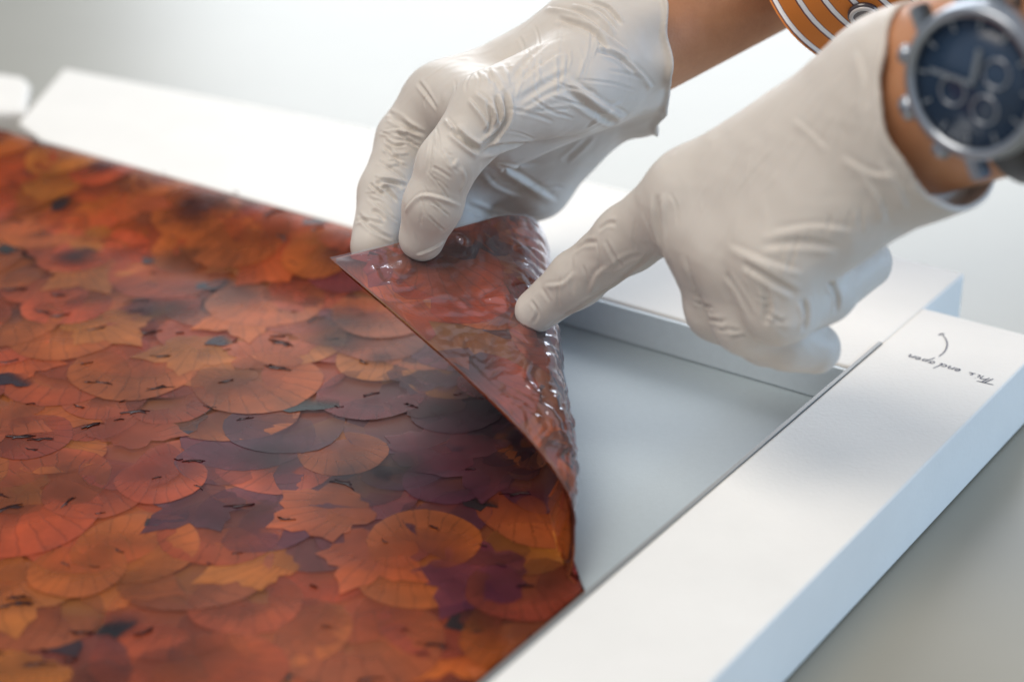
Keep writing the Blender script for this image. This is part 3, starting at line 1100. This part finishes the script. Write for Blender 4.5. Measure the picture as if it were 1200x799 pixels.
# --- the hand that lifts the corner
armR_axis = at(960, -100, .735) - at(738, 30, .705)
pal2 = [
    [(708, 52, .690, 19), (520, 126, .706, 14.0)],
    [(718, 55, .702, 20), (550, 142, .722, 15.0)],
    [(732, 64, .712, 19), (588, 176, .738, 14.5)],
    [(744, 76, .720, 16), (628, 215, .748, 13.0)],
    [(706, 48, .690, 19), (800, -2, .705, 19)],
    [(728, 58, .706, 20), (820, 12, .715, 20)],
    [(742, 74, .720, 16), (830, 34, .722, 17)],
    [(690, 92, .686, 18), (590, 150, .692, 15)],
    [(578, 128, .664, 12), (522, 118, .696, 12)],
]
fin2 = [
    [(520, 126, .706, 14.0), (478, 164, .702, 11.3), (453, 226, .692, 10.0), (439, 288, .681, 8.9)],
    [(550, 142, .722, 15.0), (505, 190, .722, 11.8), (485, 250, .712, 10.2), (480, 295, .700, 9.3)],
    [(588, 176, .738, 14.5), (540, 222, .742, 11.5), (525, 272, .736, 10), (523, 300, .728, 9.2)],
    [(628, 215, .748, 13.0), (590, 240, .756, 10.5), (565, 268, .752, 9.2), (556, 292, .745, 8.5)],
    [(668, 98, .672, 18), (574, 130, .656, 13.0), (524, 192, .651, 10.0), (507, 240, .655, 9.8), (494, 279, .662, 8.2)],
]
strokesR = [
    ([(530, 152), (545, 166), (563, 178)], 1.9, 1.7, 'v'),
    ([(590, 105), (595, 135), (580, 160), (562, 174)], 1.4, 1.5, 'v'),
    ([(580, 112), (586, 138), (574, 158)], 1.0, 1.2, 'v'), ([(571, 118), (577, 142), (568, 158)], .9, 1.1, 'v'),
    ([(549, 116), (566, 138), (572, 152)], .8, 1.1, 'r'), ([(556, 108), (578, 128), (586, 150)], .7, 1.1, 'r'),
    ([(507, 118), (530, 150), (548, 170)], .9, 1.2, 'r'), ([(489, 96), (500, 110), (512, 128)], .6, 1.2, 'v'),
    ([(474, 248), (492, 230), (516, 232), (541, 242)], .8, 1.1, 'r'), ([(487, 300), (510, 290), (530, 276)], .7, 1.0, 'r'),
    ([(507, 160), (503, 185), (501, 205)], .45, 1.2, 'v'), ([(522, 180), (530, 195), (536, 185)], .5, 1.0, 'r'),
    ([(540, 196), (546, 210), (540, 225)], .5, 1.0, 'r'),
    ([(455, 137), (477, 148), (498, 158)], .9, 1.3, 'v'), ([(445, 156), (468, 153), (493, 160)], .8, 1.2, 'r'),
    ([(562, 178), (608, 169), (665, 166)], 1.1, 2.2, 'v'), ([(558, 182), (604, 206), (652, 238)], 1.5, 2.4, 'r'),
    ([(572, 190), (612, 196), (650, 190)], .6, 2.0, 'r'),
    ([(543, 240), (578, 252), (620, 268)], 1.0, 1.8, 'v'), ([(565, 200), (580, 218), (612, 232)], .6, 1.8, 'r'),
    ([(666, 94), (696, 117), (732, 138)], 1.4, 2.0, 'r'), ([(660, 104), (690, 126), (722, 146)], .8, 2.0, 'v'),
    ([(640, 10), (676, 18), (712, 44), (735, 60)], 1.2, 1.5, 'r'), ([(652, 22), (690, 36), (715, 62)], 1.0, 1.5, 'v'),
    ([(670, 6), (700, 16), (722, 40)], 1.0, 1.4, 'r'), ([(690, 2), (712, 10), (728, 30)], .9, 1.3, 'v'),
    ([(700, 60), (722, 66), (744, 84)], 1.1, 1.5, 'v'), ([(730, 70), (748, 84), (764, 104)], 1.0, 1.5, 'r'),
    ([(604, 106), (628, 84), (662, 62)], .5, 1.8, 'r'), ([(606, 120), (640, 98), (668, 84)], .5, 1.8, 'v'),
    ([(610, 134), (640, 116), (664, 108)], .5, 1.8, 'r'), ([(598, 96), (614, 74), (640, 50)], .45, 1.8, 'v'),
    ([(560, 72), (580, 96), (588, 112)], .6, 1.6, 'v'), ([(575, 62), (592, 84), (598, 104)], .5, 1.6, 'r'),
    ([(690, 150), (708, 132), (730, 120)], .6, 2.0, 'r'), ([(660, 190), (682, 170), (700, 152)], .5, 2.0, 'v'),
]
strokesR += cross_folds([(480, 142), (452, 215), (436, 270)], 27, 16, .75, 1.15, seed=5, tilt=.12)
strokesR += cross_folds([(470, 150), (446, 230)], 20, 8, .6, 1.0, seed=6, tilt=-.25, mode='r')
strokesR += cross_folds([(530, 180), (505, 260)], 20, 8, .30, .8, seed=9, tilt=.5)
strokesR += cross_folds([(600, 100), (700, 60)], 40, 14, .30, .9, seed=21, tilt=.5, jit=14, bow=8, mode='r')
strokesR += cross_folds([(600, 150), (720, 90)], 34, 12, .30, .9, seed=22, tilt=-.9, jit=14, bow=8)
strokesR += cross_folds([(560, 210), (640, 220)], 24, 8, .35, 1.0, seed=23, tilt=1.2, jit=8)
strokesR += cross_folds([(500, 110), (580, 90), (640, 40)], 20, 9, .25, .9, seed=24, tilt=.3, jit=10)
strokesR += cross_folds([(515, 150), (488, 280)], 16, 9, .25, .7, seed=25, tilt=1.3, jit=6)
gloveR = make_glove('glove', pal2, 14, fin2, 1.6, 7.0, (733, 46, .7045, 0), armR_axis, 2.8, 2.4, 4.0, strokesR, person, h=.58, seed=8, rumple=.35, rim=1.5)


def loft_arm(name, stations, mat, parent, nseg=40, uvscale=None, axis_ref=None):
    """tube through (centre, half-width, half-thickness) stations; cross-section facing the picture"""
    Vv, F_, rows = [], [], len(stations)
    cs = [np.array(s[0]) for s in stations]
    uvs = []
    dist = 0
    for i, (c, ra, rb, *ex_) in enumerate(stations):
        d = cs[min(i + 1, rows - 1)] - cs[max(i - 1, 0)]
        d /= np.linalg.norm(d)
        e1 = np.cross(d, D_); e1 /= np.linalg.norm(e1)
        e2 = np.cross(d, e1)
        if i: dist += np.linalg.norm(cs[i] - cs[i - 1])
        for k in range(nseg):
            t = 2 * math.pi * k / nseg
            wv = ex_[0](t) if ex_ else 0
            Vv.append(np.array(c) + e1 * math.cos(t) * (ra + wv) + e2 * math.sin(t) * (rb + wv))
            uvs.append((k / nseg, dist))
    for i in range(rows - 1):
        for k in range(nseg):
            k2 = (k + 1) % nseg
            F_.append((i * nseg + k, i * nseg + k2, (i + 1) * nseg + k2, (i + 1) * nseg + k))
    o = mesh_obj(name, Vv, F_, mat, parent)
    if uvscale:
        ul = o.data.uv_layers.new(name='cloth')
        for li, lp in enumerate(o.data.loops):
            ul.data[li].uv = (uvs[lp.vertex_index][0], uvs[lp.vertex_index][1] * uvscale)
    return o


# bare forearms
a0_ = at(1062, 128, .562); a1_ = a0_ + armL_axis * 3.2
stt = []
for t in np.linspace(0, 1, 16):
    c = a0_ + (a1_ - a0_) * t
    stt.append((c, .0275 + .010 * t, .0215 + .014 * t))
loft_arm('forearm', stt, M['skin'], person)
b0_ = at(730, 42, .705); b1_ = b0_ + armR_axis * 2.4
stt = []
for t in np.linspace(0, 1, 16):
    c = b0_ + (b1_ - b0_) * t
    stt.append((c, .0265 + .012 * t, .0225 + .014 * t))
loft_arm('forearm', stt, M['skin'], person)

# striped sleeve with turned cuff and button
sl0 = at(946, -36, .702)
sdir = at(1100, -122, .664) - sl0
sdir /= np.linalg.norm(sdir)
stt = []
for i, (t, r_) in enumerate(((.0035, .0362), (0, .0366), (-.0005, .0372), (.0, .0380), (.004, .0384), (.02, .0385), (.045, .0387), (.07, .040), (.11, .043), (.16, .046))):
    ph_ = i
    stt.append((sl0 + sdir * t, r_ * 1.04, r_ * .95, (lambda ph_: (lambda q: .0006 * math.sin(3 * q + ph_ * .5) + .0004 * math.sin(7 * q)))(ph_)))
sleeve = loft_arm('shirt_sleeve', stt, M['shirt'], person, 56, uvscale=1 / .0085)
sb = BVHTree.FromPolygons([tuple(x.co) for x in sleeve.data.vertices], [tuple(p.vertices) for p in sleeve.data.polygons])
hit = sb.ray_cast(Vector(C0), Vector(ray(1012, 16)))
bc, bn = (np.array(hit[0]), np.array(hit[1])) if hit[0] else (at(1012, 16, .69), -D_)
if bn @ D_ > 0: bn = -bn


def disc(name, c, n_, r, th, mat, parent, seg=32, hole=0.0):
    n_ = np.array(n_) / np.linalg.norm(n_)
    e1 = np.cross(n_, [0.2, .3, 1.0]); e1 /= np.linalg.norm(e1)
    e2 = np.cross(n_, e1)
    prof = [(hole, 0), (hole, th), (hole + (r - hole) * .12, th * 1.12), (r * .9, th * 1.1), (r, th * .75), (r, 0)] if hole else [(0, th * .9), (r * .6, th * .9), (r * .75, th), (r * .92, th), (r, th * .7), (r, 0)]
    Vv, F_ = [], []
    for (rr, zz) in prof:
        for k in range(seg):
            t = 2 * math.pi * k / seg
            Vv.append(np.array(c) + (e1 * math.cos(t) + e2 * math.sin(t)) * rr + n_ * zz)
    for i in range(len(prof) - 1):
        for k in range(seg):
            k2 = (k + 1) % seg
            F_.append((i * seg + k, i * seg + k2, (i + 1) * seg + k2, (i + 1) * seg + k))
    return mesh_obj(name, Vv, F_, mat, parent)


bt = disc('button', bc, bn, .0056, .0016, M['button'], sleeve)
disc('button_rim', bc + bn * .0008, bn, .0050, .0014, M['button_rim'], bt, hole=.0036)

# ------------------------------------------------------------------ wristwatch
wax = armL_axis / np.linalg.norm(armL_axis)
wn = -D_ * .97 - U_ * .04
wn = wn - wax * (wn @ wax)
wn /= np.linalg.norm(wn)
wc = min((a0_ + wax * t + wn * (.0225 + .014 * t / .30 + .0085) for t in np.linspace(.0, .12, 240)), key=lambda p: abs(pix(p)[0] - 1150))
watch = empty('wristwatch', wc)
tag(watch, 'steel chronograph wristwatch with dark blue dial and black strap on the wrist', 'watch')
w3 = -armL_axis / np.linalg.norm(armL_axis)          # three o'clock points to the hand
w3 = w3 - wn * (w3 @ wn); w3 /= np.linalg.norm(w3)
w6 = np.cross(w3, wn)
if w6 @ U_ > 0: w6 = -w6


def WP(x, y, z): return wc + w3 * x + w6 * y + wn * z


def lathe(name, prof, mat, parent, seg=56, org=(0, 0, 0)):
    Vv, F_ = [], []
    for rr, zz in prof:
        for k in range(seg):
            t = 2 * math.pi * k / seg
            Vv.append(WP(org[0] + rr * math.cos(t), org[1] + rr * math.sin(t), org[2] + zz))
    for i in range(len(prof) - 1):
        for k in range(seg):
            k2 = (k + 1) % seg
            F_.append((i * seg + k, i * seg + k2, (i + 1) * seg + k2, (i + 1) * seg + k))
    return mesh_obj(name, Vv, F_, mat, parent)


def wbox(name, x0, x1, y0, y1, z0, z1, mat, parent, rot=0.0, org=(0, 0)):
    c_, s_ = math.cos(rot), math.sin(rot)
    T = lambda x, y, z: WP(org[0] + x * c_ - y * s_, org[1] + x * s_ + y * c_, z)
    bm = bmesh.new()
    vv = [bm.verts.new(tuple(T(x, y, z))) for x in (x0, x1) for y in (y0, y1) for z in (z0, z1)]
    for f in ((0, 1, 3, 2), (4, 6, 7, 5), (0, 4, 5, 1), (2, 3, 7, 6), (0, 2, 6, 4), (1, 5, 7, 3)):
        bm.faces.new([vv[i] for i in f])
    bmesh.ops.recalc_face_normals(bm, faces=bm.faces)
    bmesh.ops.bevel(bm, geom=list(bm.edges), offset=min(x1 - x0, y1 - y0, z1 - z0) * .2, segments=2, affect='EDGES')
    return bm_obj(name, bm, mat, parent, smooth=False)


RW = .0212
case = lathe('case', [(0, -.006), (RW * .9, -.006), (RW, -.004), (RW * 1.02, 0), (RW, .003), (RW * .97, .004)], M['steel'], watch)
bez = lathe('bezel', [(RW * .98, .003), (RW * .98, .0048), (RW * .95, .0056), (RW * .86, .0056), (RW * .83, .0040), (RW * .83, .002)], M['steel'], watch)
dial = lathe('dial', [(0, .0030), (RW * .84, .0030), (RW * .84, .002)], M['dial'], watch)
for k in range(12):
    wbox('hour_marker', -.0004, .0004, -.0014, .0014, .0031, .0036, M['steel'], dial, rot=k * math.pi / 6, org=(math.sin(-k * math.pi / 6) * -.0158, -math.cos(k * math.pi / 6) * .0158))
for sx_, sy_ in ((-.0072, 0), (.0072, 0), (0, .0078)):
    lathe('subdial', [(.0036, .0031), (.0036, .0035), (.0042, .0035), (.0042, .0031)], M['steel'], dial, seg=28, org=(sx_, sy_, 0))
wbox('watch_hand', -.0008, .0008, -.0005, .0095, .0040, .0044, M['steel'], dial, rot=2.5)
wbox('watch_hand', -.0006, .0006, -.0005, .0130, .0046, .0050, M['steel'], dial, rot=-2.2)
lathe('crown', [(0, 0), (.0001, 0)], M['steel'], watch) if False else None


def stud(name, ang, r, L):
    """crown / pusher: short ribbed cylinder standing out of the case's side"""
    d2 = np.array([math.cos(ang), math.sin(ang)])
    Vv, F_ = [], []
    ax = w3 * d2[0] + w6 * d2[1]
    e1 = np.cross(ax, wn); e2 = wn
    st_ = [(RW * .98, r * .6), (RW * 1.04, r * .6), (RW * 1.05, r), (RW * 1.05 + L * .85, r), (RW * 1.05 + L, r * .75), (RW * 1.05 + L, 0)]
    seg = 24
    for d, rr in st_:
        for k in range(seg):
            t = 2 * math.pi * k / seg
            rk = rr * (1 + (.05 if k % 2 else 0))
            Vv.append(wc + ax * d + (e1 * math.cos(t) + e2 * math.sin(t)) * rk - wn * .0005)
    for i in range(len(st_) - 1):
        for k in range(seg):
            k2 = (k + 1) % seg
            F_.append((i * seg + k, i * seg + k2, (i + 1) * seg + k2, (i + 1) * seg + k))
    return mesh_obj(name, Vv, F_, M['steel'], watch)


stud('crown', 0.0, .0034, .0042)
stud('pusher', -.62, .0026, .0034)
stud('pusher', .62, .0026, .0034)
for s_ in (-1, 1):
    for x_ in (-1, 1):
        wbox('lug', x_ * .0125 - .002, x_ * .0125 + .002, s_ * .0205 - .005, s_ * .0205 + .005, -.0065, -.0005, M['steel'], watch)
# strap: band round the wrist
wax = armL_axis / np.linalg.norm(armL_axis)
wcen = a0_ + wax * float((wc - a0_) @ wax)
Vv, F_ = [], []
n_ = 48
e1 = wn - wax * (wn @ wax); e1 /= np.linalg.norm(e1)
e2 = np.cross(wax, e1)
if e2 @ w6 < 0: e2 = -e2
rows = [(-.0112, 0), (-.0115, .0012), (-.0105, .0026), (0, .0034), (.0105, .0026), (.0115, .0012), (.0112, 0)]
tw = float((wc - a0_) @ wax) / float(np.linalg.norm(a1_ - a0_))
hw, ht = .0275 + .010 * tw, .0215 + .014 * tw
f1 = np.cross(wax, D_); f1 /= np.linalg.norm(f1); f2 = np.cross(wax, f1)
for k in range(n_):
    t = 2 * math.pi * k / n_
    for (x, z) in rows:
        rv = f1 * math.cos(t) * (hw + .0005 + z) + f2 * math.sin(t) * (ht + .0005 + z)
        Vv.append(wcen + wax * (x - .004 * float(rv @ w6) / hw) + rv)     # worn slightly askew
nr = len(rows)
for k in range(n_):
    for i in range(nr - 1):
        k2 = (k + 1) % n_
        F_.append((k * nr + i, k * nr + i + 1, k2 * nr + i + 1, k2 * nr + i))
mesh_obj('strap', Vv, F_, M['strap'], watch)
